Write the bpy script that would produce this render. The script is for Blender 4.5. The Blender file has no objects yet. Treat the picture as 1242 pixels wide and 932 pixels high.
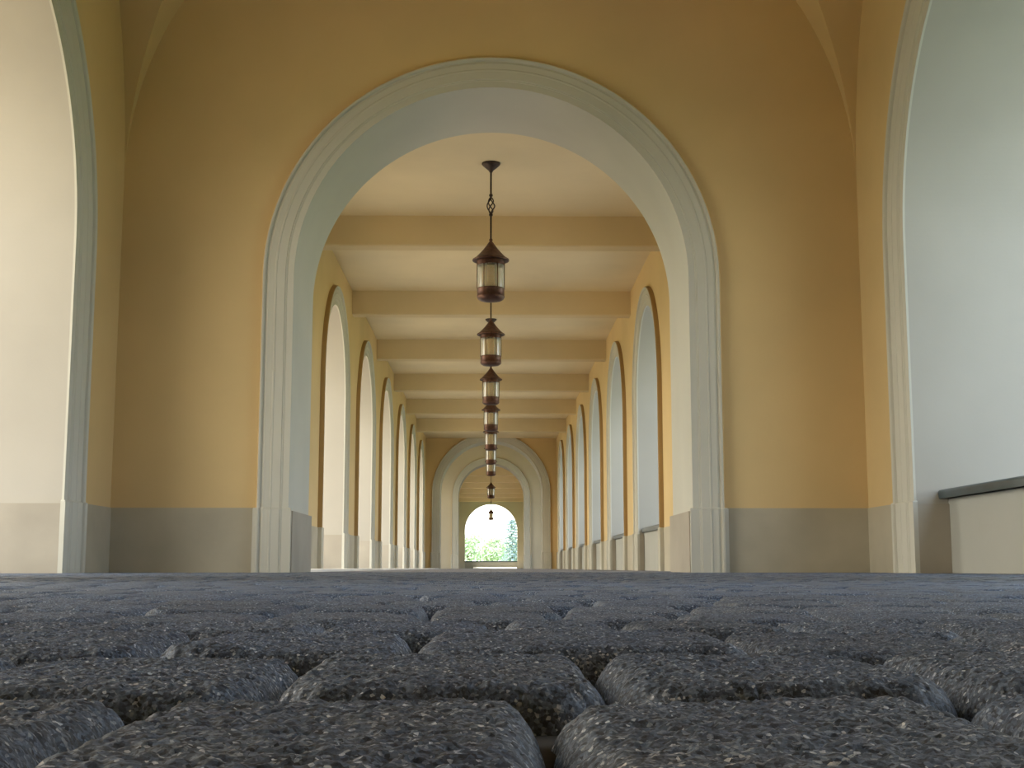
import bpy, bmesh, math, random
import numpy as np
from mathutils import Vector

random.seed(7)
rng = np.random.default_rng(11)
scene = bpy.context.scene
COL = scene.collection
PI = math.pi

# ------------------------------------------------------------------ helpers
def tag(o, label=None, cat=None, group=None, kind=None):
    if label: o['label'] = label
    if cat: o['category'] = cat
    if group: o['group'] = group
    if kind: o['kind'] = kind
    return o

def empty(name, loc=(0, 0, 0)):
    o = bpy.data.objects.new(name, None)
    o.empty_display_size = .2
    o.location = loc
    COL.objects.link(o)
    return o

class MB:
    """collects vertices and faces, then links them as one mesh object"""
    def __init__(self):
        self.v, self.f, self.m = [], [], []
    def face(self, pts, mi=0):
        b = len(self.v)
        self.v += [tuple(p) for p in pts]
        self.f.append(tuple(range(b, b + len(pts))))
        self.m.append(mi)
    def box(self, x0, x1, y0, y1, z0, z1, mi=0):
        b = len(self.v)
        self.v += [(x0, y0, z0), (x1, y0, z0), (x1, y1, z0), (x0, y1, z0),
                   (x0, y0, z1), (x1, y0, z1), (x1, y1, z1), (x0, y1, z1)]
        for q in ((0, 3, 2, 1), (4, 5, 6, 7), (0, 1, 5, 4), (1, 2, 6, 5), (2, 3, 7, 6), (3, 0, 4, 7)):
            self.f.append(tuple(b + i for i in q)); self.m.append(mi)
    def grid(self, rows, closed_u=False, closed_v=False, mi=0):
        """rows: list of equally long point lists"""
        b = len(self.v)
        n, k = len(rows), len(rows[0])
        for r in rows: self.v += [tuple(p) for p in r]
        for i in range(n if closed_u else n - 1):
            for j in range(k if closed_v else k - 1):
                i2, j2 = (i + 1) % n, (j + 1) % k
                self.f.append((b + i * k + j, b + i * k + j2, b + i2 * k + j2, b + i2 * k + j)); self.m.append(mi)
    def lathe(self, prof, c=(0, 0, 0), n=32, mi=0):
        rows = []
        for i in range(n):
            a = 2 * PI * i / n
            rows.append([(c[0] + r * math.cos(a), c[1] + r * math.sin(a), c[2] + z) for r, z in prof])
        self.grid(rows, closed_u=True, mi=mi)
    def tube(self, pts, r, n=8, mi=0):
        pts = [Vector(p) for p in pts]
        rows = []
        for i, p in enumerate(pts):
            t = (pts[min(i + 1, len(pts) - 1)] - pts[max(i - 1, 0)]).normalized()
            a = t.orthogonal().normalized() if i == 0 else (prev - t * prev.dot(t)).normalized()
            prev = a
            bb = t.cross(a)
            rr = r[i] if isinstance(r, (list, tuple)) else r
            rows.append([p + (a * math.cos(2 * PI * k / n) + bb * math.sin(2 * PI * k / n)) * rr for k in range(n)])
        b0 = len(self.v)
        self.grid(rows, closed_v=True, mi=mi)
        self.f.append(tuple(range(b0, b0 + n))); self.m.append(mi)
        e = b0 + (len(rows) - 1) * n
        self.f.append(tuple(range(e, e + n))); self.m.append(mi)
    def build(self, name, mats, parent=None, smooth=False, merge=1e-5, sharp=None):
        if not isinstance(mats, (list, tuple)): mats = [mats]
        me = bpy.data.meshes.new(name)
        me.from_pydata(self.v, [], self.f)
        for m in mats: me.materials.append(m)
        me.polygons.foreach_set('material_index', self.m)
        bm = bmesh.new(); bm.from_mesh(me)
        if merge: bmesh.ops.remove_doubles(bm, verts=bm.verts, dist=merge)
        bmesh.ops.recalc_face_normals(bm, faces=bm.faces)
        bm.to_mesh(me); bm.free()
        if smooth:
            me.polygons.foreach_set('use_smooth', [True] * len(me.polygons))
            if sharp: me.set_sharp_from_angle(angle=math.radians(sharp))
        me.update()
        o = bpy.data.objects.new(name, me)
        COL.objects.link(o)
        if parent: o.parent = parent
        return o

# ------------------------------------------------------------------ materials
def new_mat(name):
    m = bpy.data.materials.new(name); m.use_nodes = True
    nt = m.node_tree
    b = nt.nodes['Principled BSDF']
    return m, nt, b

def N(nt, t, **kw):
    n = nt.nodes.new(t)
    for k, v in kw.items(): setattr(n, k, v)
    return n

def ramp(nt, stops):
    r = N(nt, 'ShaderNodeValToRGB')
    e = r.color_ramp.elements
    while len(e) < len(stops): e.new(.5)
    for s, (p, c) in zip(e, stops):
        s.position = p; s.color = (*c, 1)
    return r

def plaster(name, c, rough=.85, var=.07, bump=.12, blotch=.5):
    """painted stucco: slow colour drift, fine trowel grain"""
    m, nt, b = new_mat(name)
    L = nt.links
    g = N(nt, 'ShaderNodeNewGeometry')
    n1 = N(nt, 'ShaderNodeTexNoise'); n1.inputs['Scale'].default_value = blotch; n1.inputs['Detail'].default_value = 5
    n2 = N(nt, 'ShaderNodeTexNoise'); n2.inputs['Scale'].default_value = 38; n2.inputs['Detail'].default_value = 4
    L.new(g.outputs['Position'], n1.inputs['Vector']); L.new(g.outputs['Position'], n2.inputs['Vector'])
    lo = tuple(x * (1 - var * 1.4) for x in c); hi = tuple(min(1, x * (1 + var)) for x in c)
    r = ramp(nt, [(.3, lo), (.7, hi)])
    L.new(n1.outputs['Fac'], r.inputs['Fac'])
    L.new(r.outputs['Color'], b.inputs['Base Color'])
    b.inputs['Roughness'].default_value = rough
    b.inputs['Specular IOR Level'].default_value = .25
    bp = N(nt, 'ShaderNodeBump'); bp.inputs['Strength'].default_value = bump; bp.inputs['Distance'].default_value = .004
    L.new(n2.outputs['Fac'], bp.inputs['Height']); L.new(bp.outputs['Normal'], b.inputs['Normal'])
    return m

OCHRE = (.66, .495, .25)
M_wall = plaster('ochre_stucco', OCHRE)
M_cream = plaster('grey_cream_stucco', (.55, .535, .455))
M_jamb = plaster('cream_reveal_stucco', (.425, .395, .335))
M_panel = plaster('grey_panel_stucco', (.41, .41, .365))
M_edge_shade = plaster('brown_edge_shade', (.40, .27, .12))  # darker brown puts the shade on the moulding's return into its colour
M_creambase = plaster('grey_cream_base_paint', (.40, .36, .29), var=.1, blotch=1.3)
M_pale = plaster('pale_buff_stucco', (.60, .55, .42))
M_base = plaster('grey_tan_base_paint', (.46, .42, .32), var=.1, blotch=1.3)
M_ceil = plaster('pale_ochre_ceiling', (.73, .62, .40))
M_beam = plaster('ochre_beam', (.66, .54, .325))
M_roof = plaster('grey_roof', (.3, .28, .26))

def metal(name, c, rough=.42, met=.75):
    m, nt, b = new_mat(name)
    n1 = N(nt, 'ShaderNodeTexNoise'); n1.inputs['Scale'].default_value = 22; n1.inputs['Detail'].default_value = 6
    tc = N(nt, 'ShaderNodeTexCoord'); nt.links.new(tc.outputs['Object'], n1.inputs['Vector'])
    r = ramp(nt, [(.3, tuple(x * .65 for x in c)), (.7, tuple(min(1, x * 1.25) for x in c))])
    nt.links.new(n1.outputs['Fac'], r.inputs['Fac']); nt.links.new(r.outputs['Color'], b.inputs['Base Color'])
    b.inputs['Metallic'].default_value = met; b.inputs['Roughness'].default_value = rough
    return m
M_copper = metal('aged_brown_copper', (.115, .058, .042))
M_iron = metal('dark_iron', (.055, .038, .03), .5, .6)

def glass_mat():
    m, nt, b = new_mat('seeded_clear_glass')
    out = nt.nodes['Material Output']
    L = nt.links
    tr = N(nt, 'ShaderNodeBsdfTransparent'); tr.inputs['Color'].default_value = (.95, .96, .95, 1)
    gl = N(nt, 'ShaderNodeBsdfGlossy'); gl.inputs['Roughness'].default_value = .12
    tl = N(nt, 'ShaderNodeBsdfTranslucent'); tl.inputs['Color'].default_value = (.9, .92, .9, 1)
    df = N(nt, 'ShaderNodeBsdfDiffuse'); df.inputs['Color'].default_value = (.85, .87, .86, 1)
    lw = N(nt, 'ShaderNodeLayerWeight'); lw.inputs['Blend'].default_value = .35
    milky = N(nt, 'ShaderNodeMixShader'); milky.inputs[0].default_value = .5
    L.new(tl.outputs[0], milky.inputs[1]); L.new(df.outputs[0], milky.inputs[2])
    a = N(nt, 'ShaderNodeMixShader'); a.inputs[0].default_value = .2
    L.new(milky.outputs[0], a.inputs[1]); L.new(gl.outputs[0], a.inputs[2])
    mr = N(nt, 'ShaderNodeMapRange'); mr.inputs['To Min'].default_value = .30; mr.inputs['To Max'].default_value = .9
    L.new(lw.outputs['Facing'], mr.inputs['Value'])
    mx = N(nt, 'ShaderNodeMixShader')
    L.new(mr.outputs[0], mx.inputs[0]); L.new(tr.outputs[0], mx.inputs[1]); L.new(a.outputs[0], mx.inputs[2])
    L.new(mx.outputs[0], out.inputs['Surface'])
    return m
M_glass = glass_mat()

def frosted_mat():
    m, nt, b = new_mat('amber_frosted_glass')
    out = nt.nodes['Material Output']
    d = N(nt, 'ShaderNodeBsdfDiffuse'); t = N(nt, 'ShaderNodeBsdfTranslucent')
    n1 = N(nt, 'ShaderNodeTexNoise'); n1.inputs['Scale'].default_value = 9
    r = ramp(nt, [(.35, (.88, .72, .40)), (.7, (.93, .80, .52))])
    nt.links.new(n1.outputs['Fac'], r.inputs['Fac'])
    for s in (d, t): nt.links.new(r.outputs['Color'], s.inputs['Color'])
    mx = N(nt, 'ShaderNodeMixShader'); mx.inputs[0].default_value = .45
    nt.links.new(d.outputs[0], mx.inputs[1]); nt.links.new(t.outputs[0], mx.inputs[2]); nt.links.new(mx.outputs[0], out.inputs['Surface'])
    return m
M_frost = frosted_mat()

def coping_mat():
    m = plaster('dark_slate_coping', (.055, .075, .08), rough=.35, var=.2, bump=.1, blotch=3)
    m.node_tree.nodes['Principled BSDF'].inputs['Specular IOR Level'].default_value = .5
    return m
M_coping = coping_mat()

def stone_mat():
    m, nt, b = new_mat('granular_grey_paver')
    L = nt.links
    g = N(nt, 'ShaderNodeNewGeometry')
    at = N(nt, 'ShaderNodeAttribute'); at.attribute_name = 'tint'
    vo = N(nt, 'ShaderNodeTexVoronoi'); vo.inputs['Scale'].default_value = 620
    no = N(nt, 'ShaderNodeTexNoise'); no.inputs['Scale'].default_value = 300; no.inputs['Detail'].default_value = 5; no.inputs['Roughness'].default_value = .75
    nl = N(nt, 'ShaderNodeTexNoise'); nl.inputs['Scale'].default_value = 14; nl.inputs['Detail'].default_value = 5
    for n in (vo, no, nl): L.new(g.outputs['Position'], n.inputs['Vector'])
    sp = N(nt, 'ShaderNodeSeparateColor'); L.new(vo.outputs['Color'], sp.inputs['Color'])
    r1 = ramp(nt, [(0, (.014, .020, .033)), (.42, (.062, .088, .136)), (.82, (.138, .186, .268)), (.96, (.27, .31, .36)), (1, (.66, .72, .80))])
    L.new(sp.outputs['Red'], r1.inputs['Fac'])
    r2 = ramp(nt, [(.34, (.22, .22, .24)), (.5, (.9, .9, .9)), (.62, (1.3, 1.25, 1.15))])
    L.new(no.outputs['Fac'], r2.inputs['Fac'])
    mx = N(nt, 'ShaderNodeMix', data_type='RGBA', blend_type='MULTIPLY'); mx.inputs['Factor'].default_value = .85
    L.new(r1.outputs['Color'], mx.inputs[6]); L.new(r2.outputs['Color'], mx.inputs[7])
    r3 = ramp(nt, [(.35, (.82, .84, .90)), (.52, (1, 1, 1)), (.70, (1.10, 1.0, .92))])
    L.new(nl.outputs['Fac'], r3.inputs['Fac'])
    m2 = N(nt, 'ShaderNodeMix', data_type='RGBA', blend_type='MULTIPLY'); m2.inputs['Factor'].default_value = 1
    L.new(mx.outputs[2], m2.inputs[6]); L.new(r3.outputs['Color'], m2.inputs[7])
    m3 = N(nt, 'ShaderNodeMix', data_type='RGBA', blend_type='MULTIPLY'); m3.inputs['Factor'].default_value = 1
    L.new(m2.outputs[2], m3.inputs[6]); L.new(at.outputs['Color'], m3.inputs[7])
    L.new(m3.outputs[2], b.inputs['Base Color'])
    b.inputs['Roughness'].default_value = .55
    b.inputs['Specular IOR Level'].default_value = .5
    bp = N(nt, 'ShaderNodeBump'); bp.inputs['Strength'].default_value = .55; bp.inputs['Distance'].default_value = .0015
    L.new(no.outputs['Fac'], bp.inputs['Height']); L.new(bp.outputs['Normal'], b.inputs['Normal'])
    return m
M_stone = stone_mat()

def simple(name, lo, hi, scale=8, rough=.9):
    m, nt, b = new_mat(name)
    g = N(nt, 'ShaderNodeNewGeometry')
    n1 = N(nt, 'ShaderNodeTexNoise'); n1.inputs['Scale'].default_value = scale; n1.inputs['Detail'].default_value = 6
    nt.links.new(g.outputs['Position'], n1.inputs['Vector'])
    r = ramp(nt, [(.3, lo), (.7, hi)])
    nt.links.new(n1.outputs['Fac'], r.inputs['Fac']); nt.links.new(r.outputs['Color'], b.inputs['Base Color'])
    b.inputs['Roughness'].default_value = rough
    return m
M_sand = simple('dark_joint_sand', (.010, .009, .008), (.035, .027, .019), 60)
M_lawn = simple('lawn_grass', (.10, .19, .045), (.20, .30, .09), 3)
M_terrace = simple('pale_terrace_paving', (.34, .27, .19), (.42, .34, .24), 2)
M_bounce_paving = simple('grey_bounce_paving', (.20, .21, .22), (.26, .27, .28), 2)
M_leaf = simple('haze_paled_leaves', (.44, .54, .36), (.60, .68, .50), 1.2)  # green lightened so the leaf colour carries the distant haze
M_leaf2 = simple('blue_green_needles', (.30, .40, .42), (.42, .50, .52), 2)
M_bark = simple('grey_brown_bark', (.10, .075, .05), (.2, .15, .11), 10)

def corridor_floor_mat():
    m, nt, b = new_mat('corridor_paving')
    L = nt.links
    g = N(nt, 'ShaderNodeNewGeometry')
    br = N(nt, 'ShaderNodeTexBrick')
    br.inputs['Scale'].default_value = 1.0; br.inputs['Brick Width'].default_value = .17; br.inputs['Row Height'].default_value = .245
    br.inputs['Mortar Size'].default_value = .008
    br.inputs['Color1'].default_value = (.13, .13, .145, 1); br.inputs['Color2'].default_value = (.19, .185, .19, 1); br.inputs['Mortar'].default_value = (.04, .035, .03, 1)
    L.new(g.outputs['Position'], br.inputs['Vector']); L.new(br.outputs['Color'], b.inputs['Base Color'])
    b.inputs['Roughness'].default_value = .6
    return m
M_cfloor = corridor_floor_mat()

# ------------------------------------------------------------------ dimensions
W = 3.98                 # half width of the vaulted pavilions
WC = 2.70                # half width of the beamed corridors
YA = 13.9                # face of the first cross wall
T = 1.5                  # cross wall / pavilion wall thickness
TC = .9                  # corridor wall thickness
ZC = 5.38                # corridor ceiling
ZB = 4.91                # underside of beams
R_A, ZS_A, W_A = 2.12, 3.15, .335
R_C, ZS_C, W_C = 1.56, 2.99, .33
R_P, ZS_P, W_P = 2.40, 3.15, .50
PITCH = 5.53
BEAM0 = 19.63
ZD = .672                # base course
YB = 54.6
YCW = YB + T + 2 * W     # third cross wall
YF = 101.0

# frames: (s, z, d) -> world, d grows into the wall, negative d stands proud into the room
def fr_front(y):  return lambda s, z, d: (s, y + d, z)
def fr_back(y):   return lambda s, z, d: (s, y - d, z)
def fr_left(w):   return lambda s, z, d: (-w - d, s, z)
def fr_right(w):  return lambda s, z, d: (w + d, s, z)

def arch_wall(name, fr, s0, s1, H, t, ops, label, na=150, kind='structure', cat='wall', mat=None, jamb=None):
    mb = MB()
    ops = sorted(ops)
    def both(q):
        mb.face([fr(s, z, 0) for s, z in q], 0)
        mb.face([fr(s, z, t) for s, z in q], 0)
    cur = s0
    for (c, R, zs) in ops:
        if c - R > cur: both([(cur, 0), (c - R, 0), (c - R, H), (cur, H)])
        arc = [(c - R * math.cos(PI * k / na), zs + R * math.sin(PI * k / na)) for k in range(na + 1)]
        for k in range(na):
            a, b = arc[k], arc[k + 1]
            both([a, b, (b[0], H), (a[0], H)])
        path = [(c - R, 0)] + arc + [(c + R, 0)]
        for a, b in zip(path, path[1:]):
            mb.face([fr(a[0], a[1], 0), fr(b[0], b[1], 0), fr(b[0], b[1], t), fr(a[0], a[1], t)], 1)
        cur = c + R
    if s1 > cur: both([(cur, 0), (s1, 0), (s1, H), (cur, H)])
    for s in (s0, s1): mb.face([fr(s, 0, 0), fr(s, H, 0), fr(s, H, t), fr(s, 0, t)], 0)
    mb.face([fr(s0, H, 0), fr(s1, H, 0), fr(s1, H, t), fr(s0, H, t)], 0)
    o = mb.build(name, [mat or M_wall, jamb or M_jamb])
    return tag(o, label, cat, kind=kind)

# moulding profile: (fraction of width from the inner arris, height proud of the wall)
PROF = [(0, 0), (0, .022), (.20, .022), (.22, .030), (.25, .030), (.27, .040), (.52, .046), (.54, .052), (.58, .052), (.60, .046),
        (.70, .047), (.78, .052), (.83, .044), (.86, .044), (.88, .066), (.91, .076), (.96, .076), (.99, .066), (1, .05), (1, 0)]
trim_n = [0]
def arch_trim(fr, c, R, zs, w, label, prof_scale=1.0, na=48, plinth=True, edge=None):
    trim_n[0] += 1
    mb = MB()
    rows = []
    path = [(-1, 0, 0), (-1, 0, zs * .5)]
    rows.append([fr(c - (R + f * w), 0, -p * prof_scale) for f, p in PROF])
    for k in range(na + 1):
        a = PI * k / na
        rows.append([fr(c - (R + f * w) * math.cos(a), zs + (R + f * w) * math.sin(a), -p * prof_scale) for f, p in PROF])
    rows.append([fr(c + (R + f * w), 0, -p * prof_scale) for f, p in PROF])
    nf = len(PROF) - 1
    mb.grid(rows)
    for q in range(len(mb.m)):
        if q % nf >= nf - 3: mb.m[q] = 1          # outer return: wall colour, except where edge paints in shade
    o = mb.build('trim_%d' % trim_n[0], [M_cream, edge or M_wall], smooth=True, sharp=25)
    tag(o, label, 'arch moulding', kind='structure')
    if plinth:
        for sgn in (-1, 1):
            pb = MB()
            e = .03
            sec = [(-e, 0)] + [(f * w + (e if f >= 1 else (-e if f <= 0 else 0)), p * prof_scale + .022) for f, p in PROF[1:-1]] + [(w + e, 0)]
            r0 = [fr(c + sgn * (R + d), 0.0, -p) for d, p in sec]
            r1 = [fr(c + sgn * (R + d), ZD - .012, -p) for d, p in sec]
            r2 = [fr(c + sgn * (R + min(max(d, -e + .012), w + e - .012)), ZD, -max(p - .012, 0)) for d, p in sec]
            pb.grid([r0, r1, r2])
            pb.face(r2)
            p = pb.build('plinth', [M_cream], parent=o)
    return o

def parapet(fr, c, R, d0, d1, ztop, label, over=.06, th=.085):
    mb = MB()
    g = .002
    def bx(m, sa, sb, da, db, za, zb):
        p = [fr(sa, za, da), fr(sb, zb, db)]
        m.box(min(p[0][0], p[1][0]), max(p[0][0], p[1][0]), min(p[0][1], p[1][1]), max(p[0][1], p[1][1]), za, zb)
    bx(mb, c - R + g, c + R - g, d0, d1, 0, ztop - th)
    o = mb.build('parapet', [M_panel])
    tag(o, label, 'low wall', kind='structure')
    cp = MB()
    # coping section with a rounded nose on both sides and a drip groove
    da, db = d0 - over, d1 + over
    r = th * .42
    sec = [(d0, ztop - th + .012), (da + .03, ztop - th + .012), (da + .022, ztop - th), (da + .008, ztop - th)]
    for k in range(7):
        a = PI * (1 + k / 6 * -.5)
        sec.append((da + r + r * math.cos(a), ztop - r + r * math.sin(a)))
    for k in range(7):
        a = PI * (.5 - k / 6 * .5)
        sec.append((db - r + r * math.cos(a), ztop - r + r * math.sin(a)))
    sec += [(db - .008, ztop - th), (db - .022, ztop - th), (db - .03, ztop - th + .012), (d1, ztop - th + .012)]
    ra = [fr(c - R + g, z, d) for d, z in sec]; rb = [fr(c + R - g, z, d) for d, z in sec]
    cp.grid([ra, rb], closed_v=True)
    cp.face(ra); cp.face(rb)
    k = cp.build('coping', [M_coping], parent=o, smooth=True, sharp=40)
    k['label'] = 'dark rounded coping slab'
    return o

def base_boxes(name, segs, label):
    mb = MB()
    for (x0, x1, y0, y1) in segs:
        thin = min(abs(x1 - x0), abs(y1 - y0))
        mb.box(min(x0, x1), max(x0, x1), min(y0, y1), max(y0, y1), 0, ZD if thin < .02 else ZD - .03, 0 if thin < .02 else 1)
    o = mb.build(name, [M_base, M_creambase], merge=0)
    return tag(o, label, 'baseboard', kind='structure')

# ------------------------------------------------------------------ groin vault
def groin_vault(name, y0, y1, label, n=48):
    cy = (y0 + y1) / 2
    zs = 4.2
    t = [-math.cos(PI * k / n) for k in range(n + 1)]
    f = [math.sqrt(max(0, 1 - a * a)) * W for a in t]
    mb = MB()
    P = [[(W * t[i], cy + W * t[j], zs + max(f[i], f[j])) for j in range(n + 1)] for i in range(n + 1)]
    for i in range(n):
        for j in range(n):
            a, b, c, d = P[i][j], P[i + 1][j], P[i + 1][j + 1], P[i][j + 1]
            if i == j: mb.face([a, b, c]); mb.face([a, c, d])
            elif i + j == n - 1: mb.face([a, b, d]); mb.face([b, c, d])
            else: mb.face([a, b, c, d])
    o = mb.build(name, [M_wall], smooth=True, sharp=12)
    tag(o, label, 'vaulted ceiling', kind='structure')
    rb = MB(); rb.box(-W - T, W + T, y0 - T, y1 + T, 8.6, 8.9)  # unseen roof slab added to keep the sun out
    tag(rb.build('roof', [M_roof]), 'unseen flat roof, added to block the sun, above the ' + label.split(' over ')[-1], 'roof', kind='structure')
    return o

# ------------------------------------------------------------------ first pavilion
YP0 = YA - 2 * W
cyP = (YA + YP0) / 2
arch_wall('wall_front', fr_front(YA), -W - T, W + T, 8.6, T, [(0, R_A, ZS_A)],
          'big ochre cross wall with the central archway framing the corridor', jamb=M_cream)
arch_wall('wall_back', fr_back(YP0), -W - T, W + T, 8.6, T, [(0, 2.69, 2.62)], 'ochre cross wall behind the first vaulted bay')
arch_wall('wall_left', fr_left(W), YP0, YA, 8.6, T, [(cyP, R_P, ZS_P)],
          'ochre side wall with a tall open arch at the left edge of the vaulted bay')
arch_wall('wall_right', fr_right(W), YP0, YA, 8.6, T, [(cyP, R_P, ZS_P)],
          'ochre side wall with a parapeted arch at the right edge of the vaulted bay')
groin_vault('ceiling', YP0, YA, 'ochre groin vault over first pavilion')
arch_trim(fr_front(YA), 0, R_A, ZS_A, W_A, 'largest grey-cream moulded surround around the central archway')
arch_trim(fr_left(W), cyP, R_P, ZS_P, W_P, 'moulded arch surround cut by the left edge of the picture')
arch_trim(fr_right(W), cyP, R_P, ZS_P, W_P, 'moulded arch surround above the nearest parapet at right')
parapet(fr_right(W), cyP, R_P, .30, .66, .775, 'nearest low cream wall with dark coping, right edge of the vaulted bay', over=.095)
b = .012
base_boxes('baseboard_front', [(-W, -R_A - W_A - .03, YA - b, YA), (W, R_A + W_A + .03, YA - b, YA),
                               (-R_A, -R_A + .04, YA, YA + T), (R_A, R_A - .04, YA, YA + T)],
           'grey-tan base course along the foot of the big cross wall')
for sg, nm in ((-1, 'left'), (1, 'right')):
    e1 = cyP + R_P
    segs = [(sg * W, sg * (W - b), e1 + W_P + .03, YA - b), (sg * W, sg * (W + T), e1, e1 - .03)]
    if sg > 0: segs[1] = (sg * W, sg * (W + .298), e1, e1 - .03)
    base_boxes('baseboard_' + nm, segs, 'grey-tan base course on the %s pier of the vaulted bay' % nm)

# ------------------------------------------------------------------ corridors
ORD = ['first', 'second', 'third', 'fourth', 'fifth', 'sixth', 'seventh', 'eighth', 'ninth']
def corridor(y0, y1, centres, where, trims=None, parapets=True, seen=False):
    ops = [(c, R_C, ZS_C) for c in centres]
    lw = arch_wall('wall_left', fr_left(WC), y0, y1, ZC + .35, TC, ops, 'left arcade wall of open arches along the ' + where)
    rw = arch_wall('wall_right', fr_right(WC), y0, y1, ZC + .35, TC, ops, 'right arcade wall of parapeted arches along the ' + where)
    mb = MB(); mb.box(-WC, WC, y0, y1, ZC, ZC + .35)
    tag(mb.build('ceiling', [M_ceil]), 'flat pale ochre ceiling of the ' + where, 'ceiling', kind='structure')
    for sg, nm, fr in ((-1, 'left', fr_left(WC)), (1, 'right', fr_right(WC))):
        segs = []
        tw = W_C + .03
        ends = [y0] + [v for c in centres for v in (c - R_C - tw, c + R_C + tw)] + [y1]
        for a, e in zip(ends[::2], ends[1::2]):
            if e - a > .05: segs.append((sg * WC, sg * (WC - b), a, e))
        for c in centres:
            dd = TC if sg < 0 else .078
            segs.append((sg * WC, sg * (WC + dd), c + R_C - .03, c + R_C))
            segs.append((sg * WC, sg * (WC + dd), c - R_C, c - R_C + .03))
        base_boxes('baseboard_' + nm, segs, 'base course along the %s wall of the %s' % (nm, where))
    for i, c in enumerate(centres):
        if trims is not None and i >= trims:
            k = i - trims
            arch_trim(fr_left(WC), c, R_C, ZS_C, W_C, 'moulded surround of the %s open arch seen along the left arcade' % ORD[k], edge=M_edge_shade)
            arch_trim(fr_right(WC), c, R_C, ZS_C, W_C, 'moulded surround of the %s parapeted arch seen along the right arcade' % ORD[k], edge=M_edge_shade)
        if parapets and trims is not None and i >= trims:
            lb = 'cream parapet with dark coping in the %s arch seen along the right arcade' % ORD[i - trims]
            parapet(fr_right(WC), c, R_C, .085, .42, .765, lb, over=.05)

def beam(y, label, group):
    mb = MB()
    x = WC - .0005
    ch = .018
    sec = [(y, ZC), (y, ZB + ch), (y + ch, ZB), (y + .32 - ch, ZB), (y + .32, ZB + ch), (y + .32, ZC)]
    ra = [(-x, a, z) for a, z in sec]; rb = [(x, a, z) for a, z in sec]
    mb.grid([ra, rb], closed_v=True); mb.face(ra); mb.face(rb)
    tag(mb.build('ceiling_beam', [M_beam]), label, 'beam', group, 'structure')

cent1 = [17.45] + [BEAM0 + .16 + PITCH * (k + .5) for k in range(6)]
corridor(YA + T, YB, cent1, 'main corridor beyond the archway', trims=1)
for k in range(6):
    beam(BEAM0 + PITCH * k, ['nearest ochre ceiling beam, crossing behind the rod of the first lantern',
                             'second ochre ceiling beam from the archway', 'third ochre ceiling beam from the archway',
                             'fourth ochre ceiling beam from the archway', 'fifth ochre ceiling beam from the archway',
                             'farthest ochre ceiling beam in front of the second cross wall'][k], 'ceiling beams of the main corridor')
# corridor in which the camera stands
corridor(-13.0, YP0 - T, [-10.4, 2.7], 'near corridor around the viewpoint', parapets=False)
mb = MB(); mb.box(-WC - TC, WC + TC, -13.3, -13.0, 0, ZC + .35)  # added end wall shuts off light from behind the camera
tag(mb.build('wall_back', [M_wall]), 'plain ochre wall, added unseen to cut light from behind the viewpoint', 'wall', kind='structure')

# second pavilion, seen small through the corridor
arch_wall('wall_front', fr_front(YB), -W - T, W + T, 8.6, T, [(0, R_A, ZS_A)], 'ochre cross wall with small archway at the end of the corridor', jamb=M_cream)
arch_trim(fr_front(YB), 0, R_A, ZS_A, W_A, 'grey-cream moulded surround of the archway ending the beamed corridor')
YB1 = YB + T
arch_wall('wall_left', fr_left(W), YB1, YCW, 8.6, T, [((YB1 + YCW) / 2, R_P, ZS_P)], 'left wall of the second vaulted bay')
arch_wall('wall_right', fr_right(W), YB1, YCW, 8.6, T, [((YB1 + YCW) / 2, R_P, ZS_P)], 'right wall of the second vaulted bay')
groin_vault('ceiling', YB1, YCW, 'ochre groin vault over second pavilion')
R_3, ZS_3, W_3 = 1.60, 3.47, .31
arch_wall('wall_front', fr_front(YCW), -W - T, W + T, 8.6, T, [(0, R_3, ZS_3)], 'farther buff cross wall with the narrower archway', mat=M_pale)
arch_trim(fr_front(YCW), 0, R_3, ZS_3, W_3, 'innermost grey-cream moulded surround of the narrower archway')

# far corridor and end wall
Y2 = YCW + T
cent2 = [Y2 + 2.3 + PITCH * k for k in range(6)]
corridor(Y2, YF, cent2, 'far corridor', parapets=False)
for k in range(6):
    beam(Y2 + 4.9 + PITCH * k, 'ceiling beam %s in the far corridor' % ORD[k], 'ceiling beams of the far corridor')
R_F, ZS_F = 1.99, 2.87
arch_wall('wall_end', fr_front(YF), -WC - TC, WC + TC, ZC + .35, .6, [(0, R_F, ZS_F)], 'end wall with the bright arch opening to the garden', mat=M_cream)  # grey-cream instead of ochre puts distance haze into the wall colour
parapet(fr_front(YF), 0, R_F, .12, .48, .56, 'low sill wall under the bright garden arch', over=.04, th=.08)

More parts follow.
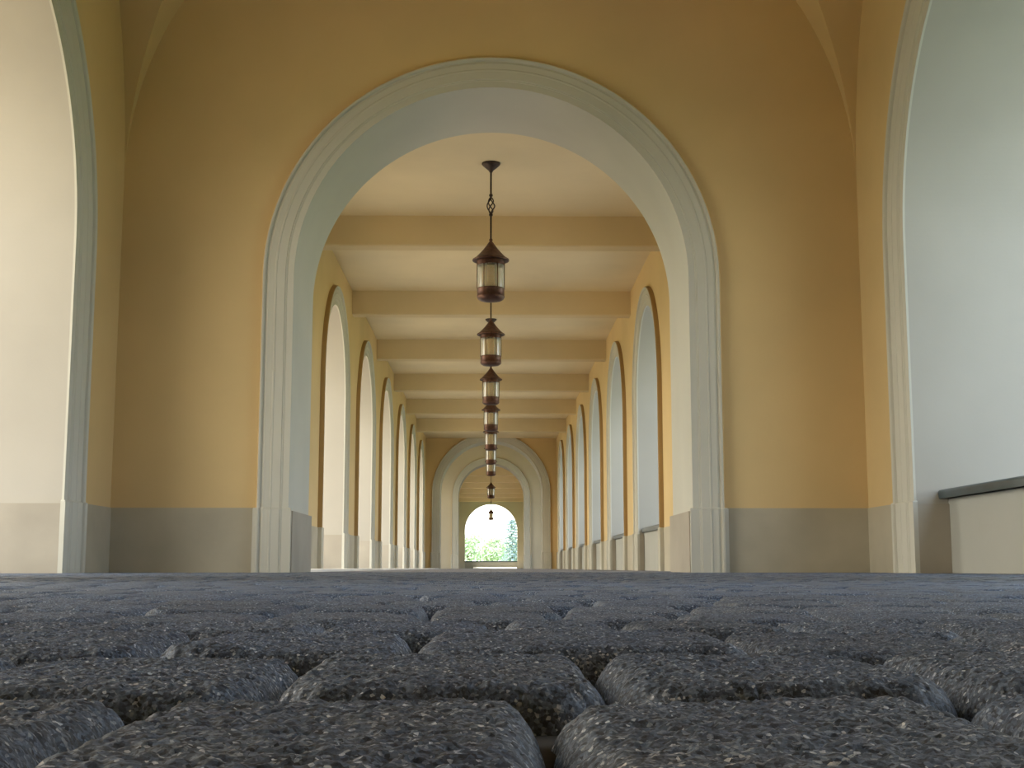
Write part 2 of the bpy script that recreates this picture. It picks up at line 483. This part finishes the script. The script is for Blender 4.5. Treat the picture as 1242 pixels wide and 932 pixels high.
# ------------------------------------------------------------------ lanterns
def make_lantern(rod_top):
    root = empty('hanging_lantern')
    top = rod_top          # height of the ceiling above the lantern's base
    m = MB()
    m.lathe([(0.0, top), (.122, top), (.124, top - .012), (.112, top - .03), (.075, top - .065), (.045, top - .09), (.028, top - .105), (.020, top - .125), (0, top - .125)], n=32)
    m.build('canopy', M_iron, root, True, sharp=50)
    k1, k0 = 1.405, 1.185
    m = MB()
    m.tube([(0, 0, top - .115), (0, 0, k1 - .005)], .0125, 10)
    m.lathe([(0, k1 + .05), (.022, k1 + .045), (.026, k1 + .03), (.022, k1 + .015), (0, k1 + .01)], n=16)
    m.build('stem', M_iron, root, True, sharp=50)
    m = MB()
    for q in range(4):
        pts = []
        for i in range(21):
            t = i / 20
            rr = .008 + .042 * math.sin(PI * t) ** .9
            a = q * PI / 2 + t * PI * 1.1
            pts.append((rr * math.cos(a), rr * math.sin(a), k0 + (k1 - k0) * t))
        m.tube(pts, .0085, 7)
    m.build('twisted_basket', M_iron, root, True)
    m = MB()
    m.tube([(0, 0, k0 + .005), (0, 0, .80)], .0125, 10)
    m.lathe([(0, k0 + .01), (.022, k0 + .0), (.026, k0 - .015), (.022, k0 - .03), (0, k0 - .035)], n=16)
    m.build('stem', M_iron, root, True, sharp=50)
    m = MB()
    m.lathe([(0, .845), (.020, .842), (.024, .825), (.018, .808), (.030, .795), (.060, .75), (.105, .69), (.155, .635), (.205, .585), (.238, .565),
             (.243, .557), (.241, .545), (.228, .541), (.205, .548), (.186, .545), (.186, .485), (.178, .482), (.170, .49), (.165, .55), (0, .60)], n=40)
    m.build('roof', M_copper, root, True, sharp=35)
    m = MB()
    m.lathe([(.1735, .168), (.1735, .49)], n=40)
    g = m.build('glass_cylinder', M_glass, root, True)
    m = MB()
    m.lathe([(0, .47), (.112, .47), (.114, .46), (.114, .17), (.108, .17), (.108, .455), (0, .455)], n=32)
    m.build('inner_shade', M_frost, root, True, sharp=40)
    for q in range(6):
        a = q * PI / 3
        m = MB(); m.tube([(.179 * math.cos(a), .179 * math.sin(a), .16), (.179 * math.cos(a), .179 * math.sin(a), .50)], .0055, 6)
        m.build('bar', M_copper, root, True)
    m = MB()
    m.lathe([(0, .172), (.168, .172), (.180, .174), (.184, .166), (.180, .156), (.180, .075), (.184, .066), (.182, .052), (.168, .03), (.135, .012), (.07, .004), (.03, .0), (0, -.0)], n=40)
    m.build('base_pan', M_copper, root, True, sharp=40)
    return root

def copy_tree(o, parent=None):
    c = o.copy(); COL.objects.link(c)
    if parent: c.parent = parent
    for ch in list(o.children): copy_tree(ch, c)
    return c

ZL = 3.505
proto = make_lantern(ZC - ZL)
ly = [BEAM0 + .16 + PITCH * (k - .5) for k in range(7)] + [Y2 + 1.1, 97.2]
ly[0] = 16.97
llab = ['nearest and largest hanging lantern, its canopy and twisted stem fully in view',
        'second hanging lantern from the front, directly below the nearest one',
        'third hanging lantern from the front, between the second and the touching smaller ones',
        'fourth hanging lantern from the front, overlapping the one just above it',
        'fifth hanging lantern from the front, in front of the end archway crown',
        'sixth hanging lantern from the front, small, under the end archway moulding',
        'seventh hanging lantern from the front, last of the touching column',
        'eighth hanging lantern, apart below the column, just over the bright arch',
        'farthest tiny lantern silhouetted on the white sky of the garden arch']
for i, y in enumerate(ly):
    o = proto if i == 0 else copy_tree(proto)
    o.location = (-.012, y, ZL)
    tag(o, llab[i], 'lantern', 'hanging lanterns along the corridor')

# ------------------------------------------------------------------ paving
def hash2(ix, iy, s):
    n = (ix * 374761393 + iy * 668265263 + s * 1442695041) & 0xffffffff
    n = ((n ^ (n >> 13)) * 1274126177) & 0xffffffff
    return ((n ^ (n >> 16)) & 0xffff) / 65535.0
def vnoise(x, y, s):
    ix = np.floor(x).astype(np.int64); iy = np.floor(y).astype(np.int64)
    fx = x - ix; fy = y - iy
    fx = fx * fx * (3 - 2 * fx); fy = fy * fy * (3 - 2 * fy)
    a = hash2(ix, iy, s); b_ = hash2(ix + 1, iy, s); c = hash2(ix, iy + 1, s); d = hash2(ix + 1, iy + 1, s)
    return (a * (1 - fx) + b_ * fx) * (1 - fy) + (c * (1 - fx) + d * fx) * fy

VV, FF, TT, off = [], [], [], 0
def stone(x0, x1, y0, y1, n, m, fine, lift=0.0):
    global off
    gap = .0070 + rng.random() * .0030
    w, l = (x1 - x0) / 2 - gap * .06, (y1 - y0) / 2 - gap
    cx, cy = (x0 + x1) / 2, (y0 + y1) / 2
    u = np.linspace(-1, 1, n); v = np.linspace(-1, 1, m)
    u = .45 * u + .55 * np.sin(u * PI / 2); v = .45 * v + .55 * np.sin(v * PI / 2)
    U, V = np.meshgrid(u * w, v * l, indexing='ij')
    wob = (vnoise((cx + U) * 28 + 50, (cy + V) * 28 + 50, 3) - .5) * .010
    rc = .030 + rng.random() * .010
    qx, qy = np.abs(U) - (w - rc), np.abs(V) - (l - rc)
    sd = np.hypot(np.maximum(qx, 0), np.maximum(qy, 0)) + np.minimum(np.maximum(qx, qy), 0) - rc
    d = np.clip(-(sd) + wob * .45, 0, None)
    re = (.016 + rng.random() * .006) + .001 * np.clip((qx - qy) / .03 + .5, 0, 1)
    k = np.clip(d / re, 0, 1)
    Z = -(1 - np.sqrt(np.clip(1 - (1 - k) ** 2, 0, 1))) * .032
    Z += .0015 * (1 - (U / w) ** 2) * (1 - (V / l) ** 2)
    X, Y = U + cx, V + cy
    Z += (vnoise(X * 22 + 9, Y * 22 + 9, 5) - .5) * .0035
    if fine:
        g1 = vnoise(X * 170 + 900, Y * 170 + 900, 1); g2 = vnoise(X * 360 + 900, Y * 360 + 900, 2)
        Z += (g1 - .5) * .0022 + (g2 - .5) * .0019
        Z -= .0022 * np.clip((vnoise(X * 230 + 400, Y * 230 + 400, 8) - .72) / .28, 0, 1)   # pits
    Z += (rng.random() - .5) * .003 + U * (rng.random() - .5) * .012 + V * (rng.random() - .5) * .008 - .001 + lift
    tx = rng.normal(0, .07); tw = rng.normal(0, .022)
    tint = (1.0 + tx + tw, 1.0 + tx, 1.0 + tx - tw * 1.3)
    VV.append(np.stack([X, Y, Z], -1).reshape(-1, 3))
    I = np.arange(n * m).reshape(n, m) + off
    FF.append(np.stack([I[:-1, :-1], I[1:, :-1], I[1:, 1:], I[:-1, 1:]], -1).reshape(-1, 4))
    TT.append(np.tile(np.array([*tint, 1.0]), (n * m, 1)))
    off += n * m

given = {0: [-.30, -.143, .022, .192], 1: [-.27, -.106, .057, .222], 2: [-.385, -.22, -.055, .174, .34], 3: [-.31, -.15, .006, .115, .26, .4], 4: [-.4, -.24, -.07, .07, .2, .36]}
rows = [.290, .592, .828, 1.07, 1.31]
yy = 1.31
while yy < YA + T - .1:
    yy += .245 + (rng.random() - .5) * .012
    rows.append(yy)
rows[-1] = YA + T
rows = [.045] + rows
for r in range(len(rows) - 1):
    y0, y1 = rows[r], rows[r + 1]
    ym = (y0 + y1) / 2
    half = min(.55 * ym + .75, (WC if ym < YP0 - T else (2.4 if ym < YP0 else (W + T - .2 if abs(ym - cyP) < R_P - .2 else (W if ym < YA else R_A)))))
    half -= .005
    js = list(given.get(r - 1, []))
    if not js: js = [(rng.random() - .5) * .16]
    while js[-1] < half: js.append(js[-1] + .163 + (rng.random() - .5) * .045)
    while js[0] > -half: js.insert(0, js[0] - .163 + (rng.random() - .5) * .045)
    js = [min(max(j, -half), half) for j in js]
    for a, c in zip(js, js[1:]):
        if c - a < .045: continue
        xm = (a + c) / 2
        inview = abs(xm) < .44 * ym + .2
        if r <= 2 and inview: n, m, fine = 128, 190, True
        elif r <= 4 and inview: n, m, fine = 90, 110, True
        elif r <= 9 and inview: n, m, fine = 34, 34, True
        elif ym < 5 and inview: n, m, fine = 16, 16, False
        else: n, m, fine = 9, 9, False
        stone(a, c, y0, y1, n, m, fine, {1: -.0035, 2: -.0015}.get(r, 0.0))
Vv = np.concatenate(VV); Ff = np.concatenate(FF); Tt = np.concatenate(TT)
me = bpy.data.meshes.new('floor')
me.vertices.add(len(Vv)); me.vertices.foreach_set('co', Vv.astype(np.float32).ravel())
me.loops.add(len(Ff) * 4); me.loops.foreach_set('vertex_index', Ff.astype(np.int32).ravel())
me.polygons.add(len(Ff)); me.polygons.foreach_set('loop_start', np.arange(0, len(Ff) * 4, 4, dtype=np.int32))
me.update(calc_edges=True)
me.polygons.foreach_set('use_smooth', np.ones(len(Ff), dtype=bool))
ca = me.color_attributes.new('tint', 'FLOAT_COLOR', 'POINT')
ca.data.foreach_set('color', Tt.astype(np.float32).ravel())
me.materials.append(M_stone)
fl = bpy.data.objects.new('floor', me); COL.objects.link(fl)
tag(fl, 'rough grey tumbled stone paving filling the foreground', 'paving', kind='structure')
mb = MB(); mb.box(-W - T, W + T, -.4, YA + T, -.12, -.024)
sd_ = mb.build('joint_sand', [M_sand], parent=fl)
sd_['label'] = 'dark brown sand in the joints'
mb = MB(); mb.box(-W - T, W + T, YA + T, YF + .6, -.12, 0.0)
tag(mb.build('floor', [M_cfloor]), 'thin strip of grey paving running away beyond the archway', 'paving', kind='structure')
mb = MB(); mb.box(-WC, WC, -13.0, -.4, -.12, -.004)
tag(mb.build('floor', [M_cfloor]), 'grey paving behind the viewpoint', 'paving', kind='structure')

M_pstone = plaster('pale_limestone', (.72, .68, .60), rough=.6)
mb = MB()
yk = YA + T + .02
while yk < YB - .1:
    ye = min(yk + 1.2, YB)
    mb.box(-WC + .013, -2.12, yk, ye - .008, 0, .034); yk = ye
tag(mb.build('kerb', [M_pstone], merge=0), 'low pale stone kerb along the foot of the left arcade', 'kerb', kind='structure')
mb = MB()
ra = [(-1.35, YF - .7, 0), (-1.35, YF + .08, 0), (-1.35, YF + .08, .12)]  # slope invented so the threshold catches the sun
rb = [(1.95, y, z) for x, y, z in ra]
mb.grid([ra, rb], closed_v=True); mb.face(ra); mb.face(rb)
tag(mb.build('sun_catching_ramp', [M_pstone]), 'added pale stone ramp, sloped to catch sun, below the sill of the garden arch', 'ramp', kind='structure')

# ------------------------------------------------------------------ outdoors
mb = MB(); mb.face([(-60, -60, -.13), (-60, 400, -.13), (200, 400, -.13), (200, -60, -.13)])
mb.face([(-60, -60, -.5), (-60, 400, -.5), (200, 400, -.5), (200, -60, -.5)])
tag(mb.build('lawn', [M_lawn]), 'sunny green lawn outside the arcade', 'lawn', kind='structure')
mb = MB()
mb.box(-22, -W - T, -25, YF + 6, -.128, -.02)
mb.box(-W - T, -WC - TC, -25, YP0 - T, -.128, -.02)
mb.box(-W - T, -WC - TC, YF + .6, YF + 6, -.128, -.02)
tr_ = mb
mb = MB(); mb.box(W + T, 14, -25, YF + 6, -.128, -.02); mb.box(WC + TC, W + T, -25, YP0 - T, -.128, -.02); mb.box(WC + TC, W + T, YA + T, YB, -.128, -.02)  # paving added out of view to cut the lawn's green bounce
tag(mb.build('path', [M_bounce_paving]), 'unseen grey paving added outside the right arches to cut green bounce', 'path', kind='structure')
mb = tr_
mb.box(-W - T, -WC - TC, YA + T, YB, -.128, -.02)
tag(mb.build('terrace', [M_terrace]), 'pale sunlit terrace outside the left arches', 'terrace', kind='structure')

def leafy(mb, c, rx, rz, n, size):
    for _ in range(n):
        d = Vector((random.gauss(0, 1), random.gauss(0, 1), random.gauss(0, 1))).normalized() * (random.random() ** .4)
        p = Vector((c[0] + d.x * rx, c[1] + d.y * rx, c[2] + d.z * rz))
        a = Vector((random.gauss(0, 1), random.gauss(0, 1), random.gauss(0, 1))).normalized()
        q = a.orthogonal().normalized(); s = size * (.6 + random.random() * .8)
        mb.face([p - q * s, p + a.cross(q) * s * .6, p + q * s, p - a.cross(q) * s * .6])

def broad_tree(x, y, h, r, label):
    o = empty('leafy_tree', (x, y, -.13))
    t = MB(); t.tube([(0, 0, 0), (.05, 0, h * .3), (-.03, .05, h * .7)], [.22, .16, .07], 8); t.build('trunk', M_bark, o, True)
    c = MB()
    for _ in range(9):
        leafy(c, (random.uniform(-.6, .6) * r, random.uniform(-.6, .6) * r, h * random.uniform(.38, .85)), r * .55, h * .2, 240, .16)
    leafy(c, (0, 0, h * .4), r * .9, h * .36, 700, .16)
    c.build('crown', M_leaf, o, merge=0)
    tag(o, label, 'tree', 'garden trees beyond the far arch')
broad_tree(-2.6, 150, 4.4, 1.9, 'pale green tree at the left of the far garden arch')
broad_tree(.1, 156, 3.9, 2.0, 'pale green tree at the middle of the far garden arch')
broad_tree(2.3, 160, 3.9, 2.0, 'pale green tree behind the dark conifer in the far arch')
o = empty('conifer_tree', (2.2, 140, -.13))
t = MB(); t.tube([(0, 0, 0), (0, 0, 5.4)], [.14, .03], 8); t.build('trunk', M_bark, o, True)
c = MB()
for k in range(16):
    z = .7 + k * .29
    L_ = 1.15 * (1 - (k / 16) * .62) * random.uniform(.7, 1.1)
    for q in range(5):
        a = q * 2 * PI / 5 + k * .8 + random.uniform(-.2, .2)
        for s in range(3):
            f = .35 + .3 * s
            leafy(c, (math.cos(a) * L_ * f, math.sin(a) * L_ * f, z + .12 - .16 * f), .19, .07, 16, .11)
c.build('foliage', M_leaf2, o, merge=0)
tag(o, 'blue-green conifer at the right of the far garden arch', 'tree')

# ------------------------------------------------------------------ light
w = bpy.data.worlds.new('World'); scene.world = w; w.use_nodes = True
nt = w.node_tree
bg = nt.nodes['Background']
tc = N(nt, 'ShaderNodeTexCoord'); sx = N(nt, 'ShaderNodeSeparateXYZ')
nt.links.new(tc.outputs['Generated'], sx.inputs[0])
rp = ramp(nt, [(0.0, (.26, .30, .24)), (.495, (.42, .45, .42)), (.505, (.90, .96, 1.0)), (.62, (.70, .85, 1.0)), (1.0, (.45, .66, 1.0))])
rw = ramp(nt, [(0.0, (.26, .30, .24)), (.495, (.42, .45, .42)), (.505, (1.9, 1.75, 1.45)), (.72, (1.55, 1.5, 1.38)), (1.0, (.60, .78, 1.0))])
mp = N(nt, 'ShaderNodeMapRange'); mp.inputs['From Min'].default_value = -1; mp.inputs['From Max'].default_value = 1
nt.links.new(sx.outputs['Z'], mp.inputs['Value']); nt.links.new(mp.outputs[0], rp.inputs['Fac']); nt.links.new(mp.outputs[0], rw.inputs['Fac'])
# hazy bright sky on the sun's side, clearer blue away from it
ms = N(nt, 'ShaderNodeMapRange', interpolation_type='SMOOTHSTEP'); ms.inputs['From Min'].default_value = .6; ms.inputs['From Max'].default_value = -.7
nt.links.new(sx.outputs['X'], ms.inputs['Value'])
sm = N(nt, 'ShaderNodeMix', data_type='RGBA')
nt.links.new(ms.outputs[0], sm.inputs['Factor']); nt.links.new(rp.outputs['Color'], sm.inputs[6]); nt.links.new(rw.outputs['Color'], sm.inputs[7])
nt.links.new(sm.outputs[2], bg.inputs['Color'])
bg.inputs['Strength'].default_value = 1.15

sd = bpy.data.lights.new('sun', 'SUN'); sd.energy = 3.6; sd.angle = math.radians(.6); sd.color = (1.0, .93, .80)
so = bpy.data.objects.new('sun', sd); COL.objects.link(so)
el, az = math.radians(66), math.radians(40)
dirn = Vector((math.cos(el) * math.cos(az), -math.cos(el) * math.sin(az), -math.sin(el)))
so.rotation_euler = dirn.to_track_quat('-Z', 'Y').to_euler()
so.location = (-20, 30, 40)

# ------------------------------------------------------------------ camera
f, cxp, cyp, VX, VY = 1600.0, 621.0, 466.0, 595.6, 689.0
p = math.atan((VY - cyp) / f)
u = (VX - cxp) / f; v = (cyp - VY) / f
ya = math.atan2(u, math.cos(p) - v * math.sin(p))
cd = bpy.data.cameras.new('camera'); cam = bpy.data.objects.new('camera', cd); COL.objects.link(cam)
cd.sensor_fit = 'HORIZONTAL'; cd.sensor_width = 36.0; cd.lens = f * 36.0 / 1242.0
cd.clip_start = .02; cd.clip_end = 1000
cam.location = (0, 0, .05)
cam.rotation_euler = (PI / 2 + p, 0, ya)
scene.camera = cam

# ------------------------------------------------------------------ view
vs = scene.view_settings
scene.display_settings.display_device = 'sRGB'
vs.view_transform = 'Standard'; vs.look = 'None'; vs.gamma = 1.0; vs.use_curve_mapping = False
vs.exposure = 1.84
scene.cycles.diffuse_bounces = 7
scene.cycles.max_bounces = 14
scene.cycles.caustics_reflective = False
scene.cycles.caustics_refractive = False
scene.cycles.use_denoising = True
